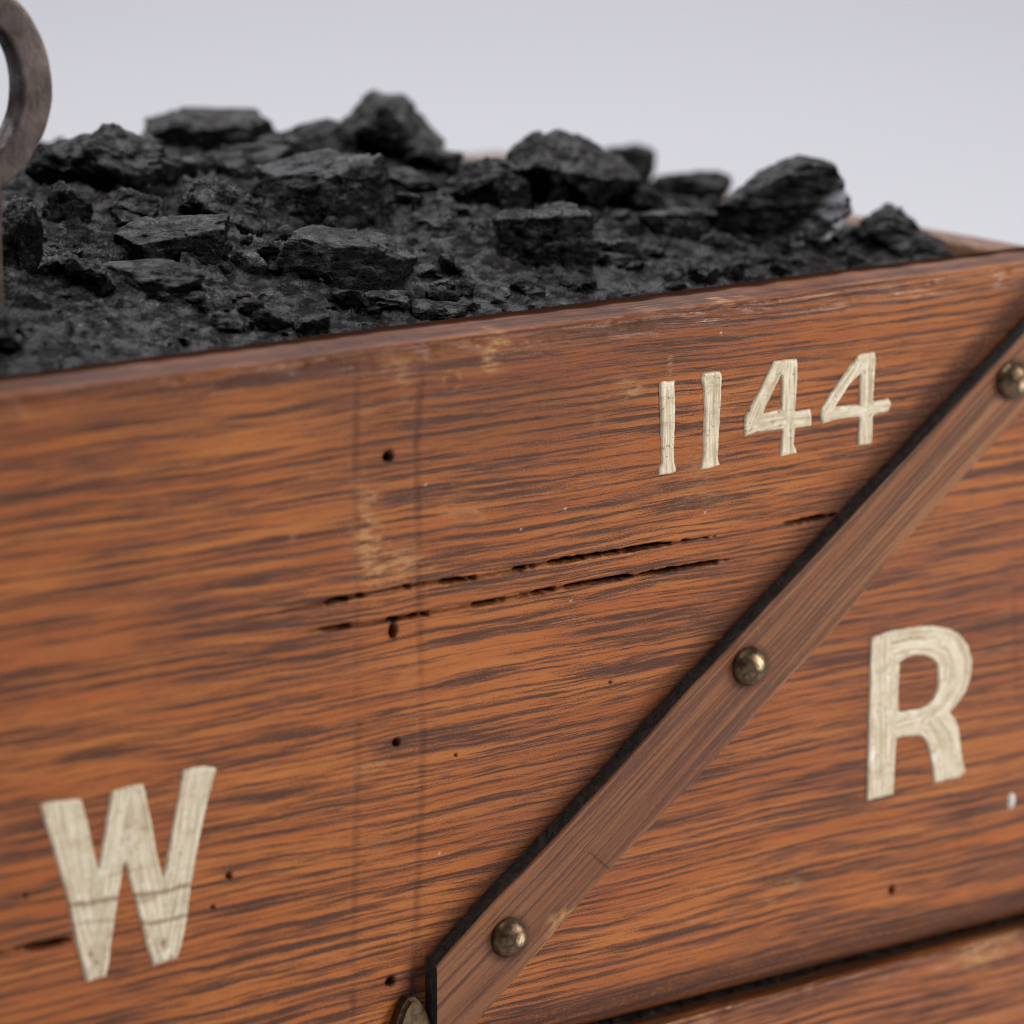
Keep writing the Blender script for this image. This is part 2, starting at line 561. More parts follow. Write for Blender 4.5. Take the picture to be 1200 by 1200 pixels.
def side_features(X, Z, Y):
    face = (Y < 0.004) * 1.0
    dy = np.zeros_like(X)
    stain_shade = np.zeros_like(X)
    wear = np.zeros_like(X)
    pit = np.zeros_like(X)
    white = np.zeros_like(X)
    n_hi = pnoise(np.stack([X * 700, Z * 700, Y], -1), 5)
    n_md = pnoise(np.stack([X * 160, Z * 300, Y], -1), 6)
    # --- drying cracks along the grain
    cracks = [
        ([(250, 728), (330, 717), (410, 700), (470, 688), (560, 676), (650, 658), (720, 647), (780, 637), (850, 627)], 0.00036, 0.05, 1.0),
        ([(270, 752), (350, 741), (440, 729), (540, 712), (640, 692), (700, 681), (770, 670), (845, 657), (900, 650)], 0.00034, 0.02, 0.9),
        ([(900, 618), (950, 608), (985, 602)], 0.00035, 0.0, 0.6),
        ([(-60, 1128), (0, 1116), (50, 1107), (90, 1100)], 0.0005, 0.1, 0.9),
    ]
    for k, (pts, wd, th, dep) in enumerate(cracks):
        d, t = dist_poly(X, Z + 0.00030 * fbm(np.stack([X * 220, Z * 0 + k, Z * 0], -1), 3, 25), pl(pts))
        ends = sstep(0, 0.22, t) * sstep(1, 0.85, t)
        along = pnoise(np.stack([X * 110, Z * 0 + k * 7.3, Z * 0], -1), 21) + 0.5 * pnoise(np.stack([X * 350, Z * 0 + k * 3.3, Z * 0], -1), 22)
        d = np.maximum(0, d + 0.00017 * n_hi)
        if k in (0, 1):
            open_ = 0.06 + 0.94 * sstep(-0.05, 0.25, along + 0.4 * sstep(0.6, 0.75, t) * sstep(1.0, 0.9, t) - 0.25 * sstep(0.35, 0.1, t))
        else:
            open_ = sstep(-0.4, 0.1, along)
        wl = np.maximum(wd * (0.50 + 0.70 * open_), 0.00042) * ends * (0.70 + 0.35 * sstep(-0.3, 0.1, along))
        m = sstep(1.25, 0.6, d / np.maximum(wl, 1e-6)) * (ends > 0.02)
        dy += face * m * open_ * 0.0030 * dep
        mp = sstep(1.75, 0.85, d / np.maximum(wl, 1e-6)) * (ends > 0.02)
        pit += face * mp * (0.66 + 0.34 * open_) * dep * (0.85 + 0.4 * n_hi) * ends
        stain_shade += face * 0.5 * sstep(2.6, 0.6, d / (wd + 1e-6)) * ends * dep * (0.5 + 0.5 * open_)
    # --- nail holes
    for (px, py, rad, el, dep) in [(455, 535, .00145, 1.0, 1), (460, 739, .00125, 1.7, 1), (464, 870, .0012, 1.0, .8), (457, 1150, .0014, 1.0, 1),
                                   (268, 1026, .0010, 1.0, .7), (249, 1063, .0006, 1, .5), (29, 1050, .0006, 1, .4), (1045, 1043, .0010, 1.5, .6), (533, 885, .0004, 1, .5), (715, 800, .0004, 1, .5)]:
        c = on_y(px, py)
        rad *= 0.70
        d = np.hypot(X - c.x, (Z - c.z) / el) + 0.00025 * n_hi
        m = sstep(rad * 1.15, rad * 0.55, d)
        dy += face * m * 0.0032 * dep
        pit += face * m * dep * 0.85
        stain_shade += face * 0.55 * sstep(rad * 2.2, rad, d) * dep
    # filled hole with a pale ring
    c = on_y(530, 446)
    d = np.hypot(X - c.x, Z - c.z)
    wear += face * 0.55 * sstep(0.0007, 0.0, np.abs(d - 0.0019)) * sstep(-0.4, 0.5, n_md + 0.2)
    stain_shade += face * 0.25 * sstep(0.0019, 0.001, d)
    # --- ghost of a strap that was taken off: two scribed lines with pale glue between
    for pts, a in (([(417, 432), (415, 600), (417, 800), (417, 900), (411, 1230)], 0.8), ([(495, 405), (487, 520), (489, 700), (494, 850), (492, 960), (485, 1100), (484, 1230)], 1.0), ([(1190, 520), (1187, 700), (1190, 820)], 0.5)):
        d, t = dist_poly(X, Z, pl(pts))
        d = np.abs(d + 0.0002 * pnoise(np.stack([X * 0, Z * 90, Y], -1), 31))
        brk = sstep(-0.35, 0.25, pnoise(np.stack([X * 0 + a, Z * 60, Y], -1), 33))
        m = sstep(0.0015, 0.0001, d) * (0.38 + 0.57 * brk) * a * (0.75 + 0.4 * n_md)
        dy += face * m * 0.00018
        stain_shade += face * 0.52 * m
        stain_shade += face * 0.28 * a * sstep(0.0030, 0.0002, d) * sstep(-0.2, 0.5, n_md) * sstep(0.55, 0.9, t)
    # --- worn, pale patches
    for (px, py, rx, rz, a) in [(580, 412, .0042, .0042, .95), (590, 400, .0022, .003, .7), (572, 428, .0022, .002, .6), (738, 455, .0042, .0034, .75), (785, 432, .0008, .0042, .7), (466, 425, .0045, .0040, .45), (472, 450, .004, .004, .35),
                                (432, 640, .0042, .010, .75), (455, 655, .0095, .0055, .6), (470, 665, .0095, .003, .5), (425, 600, .003, .008, .5), (535, 600, .0055, .0030, .50), (560, 607, .003, .003, .35),
                                (815, 560, .0055, .0060, .30), (822, 580, .0075, .002, .35), (530, 375, .007, .0022, .45), (857, 352, .0030, .0012, .9), (882, 348, .0025, .001, .7), (780, 362, .006, .001, .4), (1150, 303, .006, .0015, .45),
                                (367, 557, .0018, .0015, .4), (342, 628, .0015, .002, .35), (700, 492, .0015, .004, .25), (430, 480, .004, .002, .25), (430, 900, .005, .003, .3), (440, 1000, .006, .004, .2), (925, 1040, .006, .0022, .45), (905, 1055, .0025, .0015, .5), (480, 790, .003, .006, .25)]:
        c = on_y(px, py)
        d = np.hypot((X - c.x) / rx, (Z - c.z) / rz)
        wear += (Y < 0.006) * a * 1.0 * sstep(1.2, 0.1, d + 0.45 * n_md + 0.2 * n_hi)
    # old dark glaze near the top of the board
    stain_shade += 0.50 * sstep(-0.6, 0.7, fbm(np.stack([X * 22, Z * 60, Y * 0], -1), 3, 41)) * sstep(ZT - 0.055, ZT - 0.008, Z)
    stain_shade += 0.86 * sstep(zg + 0.0120, zg + 0.006, Z + 0.0012 * n_md)  # shading of the rounded lower bead, painted into the colour
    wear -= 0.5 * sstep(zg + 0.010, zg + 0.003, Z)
    rimtop = sstep(0.0022, 0.004, Y)
    stain_shade += rimtop * (0.50 + 0.25 * n_md)
    stain_shade += rimtop * 0.95 * sstep(T * 0.80, T * 0.93, Y + 0.0009 * n_md)
    pit += 0.75 * sstep(T * 0.66, T * 0.76, Y + 0.0012 * n_md)
    wear += rimtop * 0.22 * sstep(0.0, 0.7, fbm(np.stack([X * 60, Y * 300, Y * 0], -1), 3, 47))
    # the strap's soft shadow, painted on the board along its upper edge
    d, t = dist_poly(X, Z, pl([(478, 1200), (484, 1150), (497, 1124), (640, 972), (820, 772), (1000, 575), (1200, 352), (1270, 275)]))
    stain_shade += face * 0.74 * sstep(0.0056, 0.0006, d + 0.0009 * n_md + 0.0003 * n_hi)
    # dried paint spot
    c = on_y(1185, 938)
    d = np.hypot((X - c.x) / 0.0011, (Z - c.z) / 0.0017)
    white += face * sstep(1.15, 0.75, d + 0.15 * n_md)
    dy -= face * 0.0006 * sstep(1.1, 0.3, d)
    for (px, py) in [(499, 568), (662, 596), (826, 600), (669, 704), (515, 1000), (610, 620), (845, 390)]:
        c = on_y(px, py)
        white += face * 0.6 * sstep(0.00035, 0.0001, np.hypot(X - c.x, Z - c.z))
    return dy, stain_shade, wear, pit, white


def lower_features(X, Z, Y):
    z0 = np.zeros_like(X)
    n_md = fbm(np.stack([X * 60, Z * 160, Y], -1), 3, 61)
    n2 = fbm(np.stack([X * 160, Z * 220, Y], -1), 3, 63)
    c = on_y(1150, 1115)
    w = 0.95 * sstep(1.2, 0.2, np.hypot((X - c.x) / 0.012, (Z - c.z) / 0.004) + 0.6 * n2)
    rim = sstep(0.002, 0.004, Y)
    return z0, 0.5 * sstep(0.0, 0.6, n_md) + rim * 0.8, w * (1 - rim), z0, z0


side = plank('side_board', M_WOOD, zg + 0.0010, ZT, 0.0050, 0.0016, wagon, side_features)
lower = plank('lower_board', M_LOWER, 0.004, zg - 0.0008, 0.002, 0.0010, wagon, lower_features, y0=-0.0012, fine=0.0005)
side['label'] = 'wide lettered upper oak board'
lower['label'] = 'lower oak board beneath the dark groove'


def slab(name, mat, x0, x1, y0, y1, z0, z1, parent, along='x'):
    """a plain thick board with softened edges"""
    bm = bmesh.new()
    bmesh.ops.create_cube(bm, size=1)
    for v in bm.verts:
        v.co = Vector(((x0 + x1) / 2 + v.co.x * (x1 - x0), (y0 + y1) / 2 + v.co.y * (y1 - y0), (z0 + z1) / 2 + v.co.z * (z1 - z0)))
    bmesh.ops.bevel(bm, geom=bm.edges[:], offset=0.0012, segments=3, affect='EDGES', profile=0.5)
    ax = 0 if along == 'x' else 1
    bm.verts.ensure_lookup_table()
    bmesh.ops.subdivide_edges(bm, edges=[e for e in bm.edges if abs((e.verts[0].co - e.verts[1].co)[ax]) > 0.05], cuts=90, use_grid_fill=True)
    me = bpy.data.meshes.new(name)
    bm.to_mesh(me)
    bm.free()
    n = len(me.vertices)
    co = np.zeros(n * 3, dtype=np.float32)
    me.vertices.foreach_get('co', co)
    co = co.reshape(-1, 3)
    co2 = co.copy()
    co2[:, 2] += 0.0004 * pnoise(co * np.array([30, 30, 10]), 71) * (co[:, 2] > (z0 + z1) / 2)
    me.vertices.foreach_set('co', co2.ravel())
    u = co[:, 0] if along == 'x' else co[:, 1]
    v = co[:, 2] + (co[:, 1] if along == 'x' else co[:, 0])
    add_uv(me, np.stack([u, v], -1))
    k = fbm(co * np.array([70, 70, 70]), 3, 73)
    top = co[:, 2] > z1 - 0.004
    add_attr(me, 'stain_shade', np.clip(0.15 + 0.5 * k, 0, 0.5) * top)
    add_attr(me, 'wear', np.clip(0.35 + 0.9 * k, 0, 1) * top)
    add_attr(me, 'pit', np.zeros(n))
    add_attr(me, 'fleckwhite', np.zeros(n))
    for p in me.polygons:
        p.use_smooth = True
    return link(name, me, mat, parent)


slab('end_board', M_END, X1 - TE, X1 - 0.0002, T + 0.0003, DEPTH - T - 0.0003, 0.005, ZT - 0.0006, wagon, 'y')
slab('end_board', M_END, X0 + 0.0002, X0 + T, T + 0.0003, DEPTH - T - 0.0003, 0.005, ZT - 0.0006, wagon, 'y')
slab('back_board', M_END, X0 + 0.0002, X1 - 0.0002, DEPTH - T, DEPTH, 0.005, ZT - 0.0004, wagon, 'x')
slab('floor_board', M_END, X0 + T + 0.0004, X1 - TE - 0.0004, T + 0.0004, DEPTH - T - 0.0004, 0.0, 0.012, wagon, 'x')
# dark rebate strip that closes the groove from behind
def groove_strip():
    xs = np.arange(-0.15, X1 - 0.001, 0.0004)
    zs = np.linspace(zg - 0.004, zg + 0.004, 18)
    Xg, Zg = np.meshgrid(xs, zs, indexing='ij')
    x, z = Xg.ravel(), Zg.ravel()
    P = np.stack([x, z * 0, z], -1)
    y = 0.0050 + 0.0007 * facets(P * 420, 55) + 0.0016 * fbm(P * 130, 3, 57)
    me = mesh_arrays('groove_strip', np.stack([x, y, z], -1), grid_faces(len(xs), len(zs)))
    return link('groove_strip', me, M_GROOVE, wagon)


groove_strip()

# ------------------------------------------------------------------ the diagonal strap
BT = 0.0041
UL = [(512, 1133), (560, 1079), (640, 994), (720, 908), (800, 818), (883, 730), (960, 647), (1040, 563), (1120, 477), (1200, 392), (1272, 316)]
LR = [(510, 1258), (560, 1200), (640, 1108), (713, 1021), (800, 932), (849, 879), (977, 741), (1060, 636), (1142, 546), (1200, 484), (1272, 406)]


def build_brace():
    ua = np.array([(lambda p: (p.x, p.z))(on_y(*q, -BT)) for q in UL])
    la = np.array([(lambda p: (p.x, p.z))(on_y(*q, -BT)) for q in LR])
    n = 700
    x = np.linspace(ua[0, 0], ua[-1, 0], n)
    uz = np.interp(x, ua[:, 0], ua[:, 1])
    lz = np.interp(x, la[:, 0], la[:, 1])
    # smooth the joints
    k = np.hanning(61)
    k /= k.sum()
    uz = np.convolve(np.pad(uz, 30, mode='reflect', reflect_type='odd'), k, 'valid')
    lz = np.convolve(np.pad(lz, 30, mode='reflect', reflect_type='odd'), k, 'valid')
    s = np.linspace(0, 1, n)
    o = np.zeros(n)
    uz = uz + 0.00060 * fbm(np.stack([x * 60, o, o], -1), 3, 81)
    lz = lz + 0.00060 * fbm(np.stack([x * 60, o + 4, o], -1), 3, 82)
    # profile across: side up, bevel, front, bevel, side down   (w 0 = UL edge, 1 = LR edge)
    prof = [(0, 0.0004), (0, -BT * 0.25), (0, -BT * 0.5), (0, -BT * 0.75), (0, -BT + 0.0005), (0.008, -BT + 0.0001)]
    m = 40
    for j in range(m + 1):
        prof.append((0.02 + 0.955 * j / m, -BT))
    prof += [(0.99, -BT + 0.0003), (1.0, -BT + 0.0010), (1.0, -BT * 0.5), (1.0, 0.0004)]
    prof = np.array(prof)
    ns = len(prof)
    W = np.repeat(prof[:, 0][:, None], n, 1)
    Y = np.repeat(prof[:, 1][:, None], n, 1)
    X = np.repeat(x[None, :], ns, 0)
    Z = uz[None, :] * (1 - W) + lz[None, :] * W
    side_up = np.repeat((np.arange(ns) < 4)[:, None], n, 1)
    ooze = 0.0009 * np.clip(fbm(np.stack([x * 130, o + 2, o], -1), 4, 87) + 0.25, 0, 1)
    Z = Z + side_up * ooze[None, :] * (1 + Y / BT)
    front = (Y < -BT + 0.0003)
    P = np.stack([X * 30, Z * 30, Y * 0], -1).reshape(-1, 3)
    Y = Y + 0.00018 * pnoise(P, 83).reshape(Y.shape) * front
    co = np.stack([X, Y, Z], -1).reshape(-1, 3)
    fc = grid_faces(ns, n)
    # caps at both ends
    base = len(co)
    capv = []
    capf = []
    for e, col in ((0, 0), (1, n - 1)):
        ids = [r * n + col for r in range(ns)]
        capv.append(co[ids])
    me_v = np.concatenate([co] + capv)
    tri = []
    for e in (0, 1):
        b0 = base + e * ns
        for j in range(ns // 2 - 1):
            a, b, c, d = b0 + j, b0 + j + 1, b0 + ns - 2 - j, b0 + ns - 1 - j
            tri.append((a, b, c, d) if e else (d, c, b, a))
    fc = np.concatenate([fc, np.array(tri)])
    me = mesh_arrays('diagonal_strap', me_v, fc)
    dirv = np.array([x[-1] - x[0], uz[-1] - uz[0]])
    dirv /= np.hypot(*dirv)
    L = me_v[:, 0] * dirv[0] + me_v[:, 2] * dirv[1]
    Wd = -me_v[:, 0] * dirv[1] + me_v[:, 2] * dirv[0] + me_v[:, 1]
    add_uv(me, np.stack([L, Wd], -1))
    Wf = np.concatenate([W.ravel(), prof[:, 0], prof[:, 0]])
    nn = fbm(np.stack([L * 120, Wd * 120, L * 0], -1), 3, 85)
    along = fbm(np.stack([L * 45, L * 0, L * 0], -1), 3, 86)
    wear = 0.9 * sstep(0.955, 0.99, Wf) * sstep(-0.15, 0.25, along) + 0.35 * sstep(0.05, 0.01, Wf) * sstep(-0.1, 0.4, along)
    wear += 0.35 * sstep(0.75, 1.0, Wf + 0.3 * nn) * sstep(0.0, 0.5, along)
    for (px, py, r) in [(1141, 542, 0.0012), (966, 757, 0.0015), (650, 1085, 0.004), (665, 1070, .003)]:
        c = on_y(px, py, -BT)
        wear += 0.9 * sstep(1.0, 0.2, np.hypot(me_v[:, 0] - c.x, me_v[:, 2] - c.z) / r + 0.3 * nn)
    stain_shade = 0.15 * sstep(0.0, 0.7, nn)
    for (px, py) in NAILS:
        c = on_y(px, py, -BT)
        d = np.hypot(me_v[:, 0] - c.x, me_v[:, 2] - c.z)
        stain_shade = stain_shade + 0.75 * sstep(0.0058, 0.0034, d + 0.0005 * nn)
    pts = np.array([(lambda p: (p.x, p.z))(on_y(q[0], q[1], -BT)) for q in [(664, 983), (690, 998), (713, 1018)]])
    d, t = dist_poly(me_v[:, 0], me_v[:, 2], pts)
    stain_shade = stain_shade + 0.7 * sstep(0.0004, 0.0001, d) * sstep(-0.3, 0.2, nn)
    add_attr(me, 'stain_shade', np.clip(stain_shade, 0, 1))
    add_attr(me, 'wear', np.clip(wear, 0, 1))
    add_attr(me, 'pit', np.zeros(len(me_v)))
    add_attr(me, 'fleckwhite', np.zeros(len(me_v)))
    o = link('diagonal_strap', me, [M_BRACE, M_BLACK], wagon)
    # the cut edges are painted black
    mi = np.zeros(len(me.polygons), dtype=np.int32)
    rows = (np.arange((ns - 1) * (n - 1)) // (n - 1))
    mi[:len(rows)][rows < 4] = 1
    mi[len(rows):] = 1
    me.polygons.foreach_set('material_index', mi)
    return o


NAILS = [(599, 1100), (881, 782), (1189, 446)]
brace = build_brace()


def nail_mesh():
    R, H = 0.0041, 0.0030
    nr, na = 18, 48
    vs = []
    rub = []
    prof = [(R * 0.97, -0.0004), (R, 0.0)]
    for k in range(1, nr):
        a = math.pi / 2 * k / nr
        prof.append((R * math.cos(a) ** 0.92, H * math.sin(a)))
    prof.append((0.00001, H))
    prof = np.array(prof)
    for (r, h) in prof:
        for j in range(na + 1):
            a = 2 * math.pi * j / na
            vs.append((r * math.cos(a), -h, r * math.sin(a)))
    vs = np.array(vs)
    nz = fbm(vs * 500, 3, 91)
    vs2 = vs * (1 + 0.02 * nz[:, None])
    me = mesh_arrays('nail', vs2, grid_faces(len(prof), na + 1))
    d = np.hypot(vs[:, 0] - 0.0012, vs[:, 2] - 0.0002)
    add_attr(me, 'rub', np.clip(sstep(0.0017, 0.0004, d + 0.0004 * nz), 0, 1) * (vs[:, 1] < -0.0008))
    bm = bmesh.new()
    bm.from_mesh(me)
    bmesh.ops.remove_doubles(bm, verts=bm.verts, dist=1e-6)
    bmesh.ops.recalc_face_normals(bm, faces=bm.faces)
    bm.to_mesh(me)
    bm.free()
    for p in me.polygons:
        p.use_smooth = True
    return me


nm = nail_mesh()
nm.materials.append(M_BRASS)
for k, (px, py) in enumerate(NAILS):
    o = bpy.data.objects.new('nail', nm)
    COL.objects.link(o)
    o.parent = brace
    c = on_y(px, py, -BT - 0.0012)
    o.location = (c.x, -BT - 0.0001, c.z)
    o.rotation_euler = (0, (0.3, -0.5, 1.0)[k], 0)

# ------------------------------------------------------------------ brass strap tip under the end of the diagonal
def strap_tip():
    px = [(452, 1290), (458, 1240), (466, 1205), (474, 1182), (481, 1171), (488, 1169), (494, 1174), (502, 1187), (510, 1203), (520, 1240), (526, 1290)]
    pts = [on_y(*q, -0.0030) for q in px]
    bm = bmesh.new()
    ring = [bm.verts.new((p.x, -0.0030, p.z)) for p in pts]
    f = bm.faces.new(ring)
    if f.normal.y > 0:
        f.normal_flip()
    r = bmesh.ops.extrude_face_region(bm, geom=[f])
    for v in [g for g in r['geom'] if isinstance(g, bmesh.types.BMVert)]:
        v.co.y = 0.0003
    bmesh.ops.recalc_face_normals(bm, faces=bm.faces[:])
    bmesh.ops.bevel(bm, geom=[e for e in bm.edges if all(v.co.y < -0.002 for v in e.verts)], offset=0.0008, segments=3, affect='EDGES')
    me = bpy.data.meshes.new('strap_tip')
    bm.to_mesh(me)
    bm.free()
    add_attr(me, 'rub', np.zeros(len(me.vertices)))
    return link('strap_tip', me, M_BRASS, wagon)


tip = strap_tip()
tip['label'] = 'pointed brass tip of a bracket'

# ------------------------------------------------------------------ painted writing
def crop(pts, s, ox, oy):
    return [(x / s + ox, y / s + oy) for x, y in pts]


GLYPH_W = crop([(93, 325), (118, 319), (190, 312), (205, 362), (218, 425), (231, 478), (245, 395), (254, 340), (262, 296), (300, 284), (336, 277), (352, 350), (366, 430), (381, 494), (396, 430), (412, 340), (428, 246), (450, 240), (480, 236), (508, 240),
                (492, 300), (470, 395), (448, 515), (440, 585), (428, 650), (416, 686), (386, 695), (360, 705), (345, 660), (330, 600), (315, 540), (302, 495), (292, 458), (283, 510), (272, 575), (262, 640), (255, 700), (250, 728), (228, 734), (203, 742),
                (192, 700), (180, 655), (168, 595), (158, 540), (140, 480), (118, 405)], 2, 0, 780)
GLYPH_R = crop([(530, 117), (555, 104), (580, 96), (640, 84), (700, 80), (745, 86), (780, 104), (803, 135), (815, 178), (811, 225), (797, 265), (772, 300), (750, 324), (768, 342), (777, 370), (782, 420), (788, 460), (796, 490), (776, 508), (745, 514), (709, 523), (704, 490),
                (698, 450), (690, 412), (678, 394), (660, 388), (630, 391), (602, 396), (599, 430), (597, 480), (594, 554), (565, 561), (520, 573), (521, 520), (522, 450), (525, 300), (527, 200)], 2.4, 800, 700)
HOLE_R = crop([(612, 183), (630, 170), (652, 162), (680, 163), (703, 172), (716, 192), (719, 225), (715, 260), (704, 287), (685, 307), (660, 316), (608, 322), (608, 260)], 2.4, 800, 700)
G1A = crop([(175, 168), (182, 161), (218, 160), (220, 220), (219, 300), (216, 370), (218, 392), (225, 414), (205, 421), (173, 425), (173, 408), (180, 390), (180, 330), (178, 260)], 2.4, 700, 380)
G1B = crop([(292, 150), (300, 138), (320, 134), (346, 133), (351, 145), (349, 200), (344, 300), (340, 372), (346, 396), (320, 404), (290, 409), (292, 396), (298, 372), (299, 300), (301, 230), (300, 180)], 2.4, 700, 380)
G4A = crop([(497, 104), (530, 99), (563, 98), (564, 150), (561, 200), (557, 246), (580, 242), (600, 238), (604, 262), (603, 286), (580, 290), (557, 292), (554, 340), (563, 362), (540, 368), (514, 372), (516, 350), (520, 297), (480, 300), (445, 306), (415, 316), (414, 290), (415, 262), (430, 232), (450, 196), (476, 145)], 2.4, 700, 380)
H4A = crop([(519, 142), (518, 190), (515, 240), (490, 246), (467, 250), (478, 225), (497, 185)], 2.4, 700, 380)
G4B = crop([(735, 86), (760, 81), (783, 79), (784, 110), (780, 160), (777, 216), (800, 213), (820, 208), (828, 224), (818, 247), (795, 252), (776, 256), (775, 300), (773, 335), (750, 340), (733, 342), (735, 300), (738, 262), (700, 264), (665, 270), (632, 282), (630, 262), (628, 240), (645, 213), (668, 180), (702, 130)], 2.4, 700, 380)
H4B = crop([(739, 142), (738, 190), (737, 226), (705, 229), (670, 232), (688, 205), (713, 166)], 2.4, 700, 380)


def loop_xz(pts, seed, step=0.0004):
    a = np.array([(lambda p: (p.x, p.z))(on_y(*q, -0.0003)) for q in pts])
    b = np.vstack([a, a[:1]])
    L = np.r_[0, np.cumsum(np.hypot(*np.diff(b, axis=0).T))]
    n = int(L[-1] / step)
    t = np.linspace(0, L[-1], n, endpoint=False)
    x = np.interp(t, L, b[:, 0])
    z = np.interp(t, L, b[:, 1])
    o = np.zeros(n)
    x = x + 0.00028 * fbm(np.stack([x * 700, z * 700, o], -1), 3, seed, 0.6)
    z = z + 0.00028 * fbm(np.stack([x * 700, z * 700, o + 9], -1), 3, seed + 1, 0.6)
    return np.stack([x, z], -1)


def inside(P, poly):
    r = np.zeros(len(P), dtype=bool)
    q = np.roll(poly, -1, 0)
    for a, b in zip(poly, q):
        c = (a[1] > P[:, 1]) != (b[1] > P[:, 1])
        xx = a[0] + (P[:, 1] - a[1]) * (b[0] - a[0]) / (b[1] - a[1] if abs(b[1] - a[1]) > 1e-12 else 1e-12)
        r ^= c & (P[:, 0] < xx)
    return r


def glyph(name, parts, label):
    """parts: (outline, holes, brush strokes) per character; every stroke is a pixel polyline the brush followed"""
    from mathutils.geometry import delaunay_2d_cdt
    VV, FF, UU, CK, off = [], [], [], [], 0
    for ci, (outer, holes, strokes) in enumerate(parts):
        loops = [loop_xz(l, 100 + ci * 31 + 7 * k + len(label)) for k, l in enumerate([outer] + holes)]
        lo, hi = loops[0].min(0), loops[0].max(0)
        g = 0.00042
        gx, gz = np.meshgrid(np.arange(lo[0], hi[0], g), np.arange(lo[1], hi[1], g), indexing='ij')
        G = np.stack([gx.ravel(), gz.ravel()], -1)
        G = G + np.random.RandomState(3).uniform(-.3, .3, G.shape) * g
        ok = inside(G, loops[0])
        for h in loops[1:]:
            ok &= ~inside(G, h)
        G = G[ok]
        de = np.full(len(G), 1e9)
        for l in loops:
            d, _ = dist_poly(G[:, 0], G[:, 1], np.vstack([l, l[:1]])[::1])
            de = np.minimum(de, d)
        G = G[de > 0.00022]
        B = np.vstack(loops)
        E, o = [], 0
        for l in loops:
            E += [(o + k, o + (k + 1) % len(l)) for k in range(len(l))]
            o += len(l)
        P = np.vstack([B, G])
        r = delaunay_2d_cdt([Vector(p) for p in P], E, [], 0, 1e-7)
        V2 = np.array([v[:] for v in r[0]])
        F2 = np.array([f for f in r[2] if len(f) == 3])
        cen = V2[F2].mean(1)
        ok = inside(cen, loops[0])
        for h in loops[1:]:
            ok &= ~inside(cen, h)
        F2 = F2[ok]
        # orientation towards -y
        a, b, c = V2[F2[:, 0]], V2[F2[:, 1]], V2[F2[:, 2]]
        cr = (b[:, 0] - a[:, 0]) * (c[:, 1] - a[:, 1]) - (b[:, 1] - a[:, 1]) * (c[:, 0] - a[:, 0])
        F2[cr < 0] = F2[cr < 0][:, ::-1]
        de = np.full(len(V2), 1e9)
        for l in loops:
            d, _ = dist_poly(V2[:, 0], V2[:, 1], np.vstack([l, l[:1]]))
            de = np.minimum(de, d)
        # brush coordinates: across and along the nearest stroke
        best = np.full(len(V2), 1e9)
        uv = np.zeros((len(V2), 2))
        for k, st in enumerate(strokes):
            q = pl(st)
            wob = 0.0007 * pnoise(np.stack([V2[:, 0] * 300, V2[:, 1] * 300, V2[:, 0] * 0 + k], -1), 401)
            d, t = dist_poly(V2[:, 0], V2[:, 1], q)
            L = np.hypot(*np.diff(q, axis=0).T).sum()
            i0 = np.clip((t * (len(q) - 1)).astype(int), 0, len(q) - 2)
            dr = (q[i0 + 1] - q[i0])
            sgn = np.sign((V2[:, 0] - q[i0, 0]) * dr[:, 1] - (V2[:, 1] - q[i0, 1]) * dr[:, 0])
            m = d + wob < best
            best = np.where(m, d + wob, best)
            uv[m, 0] = (sgn * d)[m] + k * 0.037 + ci * 0.21
            uv[m, 1] = (t * L)[m]
        hair = pnoise(np.stack([uv[:, 0] * 1500, uv[:, 1] * 60, uv[:, 0] * 0], -1), 403)
        lump = fbm(np.stack([V2[:, 0] * 260, V2[:, 1] * 260, V2[:, 0] * 0], -1), 3, 405)
        th = 0.00022 * sstep(0, 0.00045, de) + 0.00016 * sstep(0.0011, 0.0004, de) * sstep(0, 0.0003, de) + (0.00010 * hair + 0.00016 * lump) * sstep(0, 0.0006, de)
        ck = np.zeros(len(V2))
        if label.endswith('W'):
            for line, a in (([(70, 1062), (100, 1058), (140, 1051), (185, 1046), (230, 1034)], 1.0), ([(160, 1083), (190, 1080), (225, 1070)], 0.9), ([(80, 1085), (110, 1080), (132, 1078)], 0.5), ([(150, 1060), (180, 1052)], 0.6)):
                d, t = dist_poly(V2[:, 0], V2[:, 1] + 0.0006 * lump, pl(line))
                ck = np.maximum(ck, a * sstep(0.0007, 0.00015, d) * sstep(-0.5, 0.1, lump + 0.3))
            for (px, py, r) in ((105, 1118, .0010), (190, 1105, .0012), (200, 1122, .0008), (150, 968, .0007), (112, 1128, .0008)):
                c = on_y(px, py)
                ck = np.maximum(ck, 0.9 * sstep(r, 0.3 * r, np.hypot(V2[:, 0] - c.x, V2[:, 1] - c.z) + 0.0003 * hair))
            low = sstep(on_y(150, 1030).z, on_y(150, 1075).z, V2[:, 1])
            ck = np.maximum(ck, 0.45 * low * sstep(0.0, 0.35, lump))
        wornp = sstep(0.22, 0.42, fbm(np.stack([V2[:, 0] * 190, V2[:, 1] * 420, V2[:, 0] * 0 + ci], -1), 4, 409, 0.6))
        ck = np.maximum(ck, 0.75 * wornp)
        CK.append(ck)
        th = th * (1 - 0.6 * ck)
        VV.append(np.stack([V2[:, 0], -0.00012 - th, V2[:, 1]], -1))
        FF.append(F2 + off)
        UU.append(uv)
        off += len(V2)
        # skirt down into the wood
        edge = {}
        for f in F2:
            for a_, b_ in ((f[0], f[1]), (f[1], f[2]), (f[2], f[0])):
                edge[(a_, b_)] = 1
        rim = [(a_, b_) for (a_, b_) in edge if (b_, a_) not in edge]
        ids = sorted({x for e in rim for x in e})
        pos = {x: off + n for n, x in enumerate(ids)}
        VV.append(np.stack([V2[ids, 0], np.full(len(ids), 0.0006), V2[ids, 1]], -1))
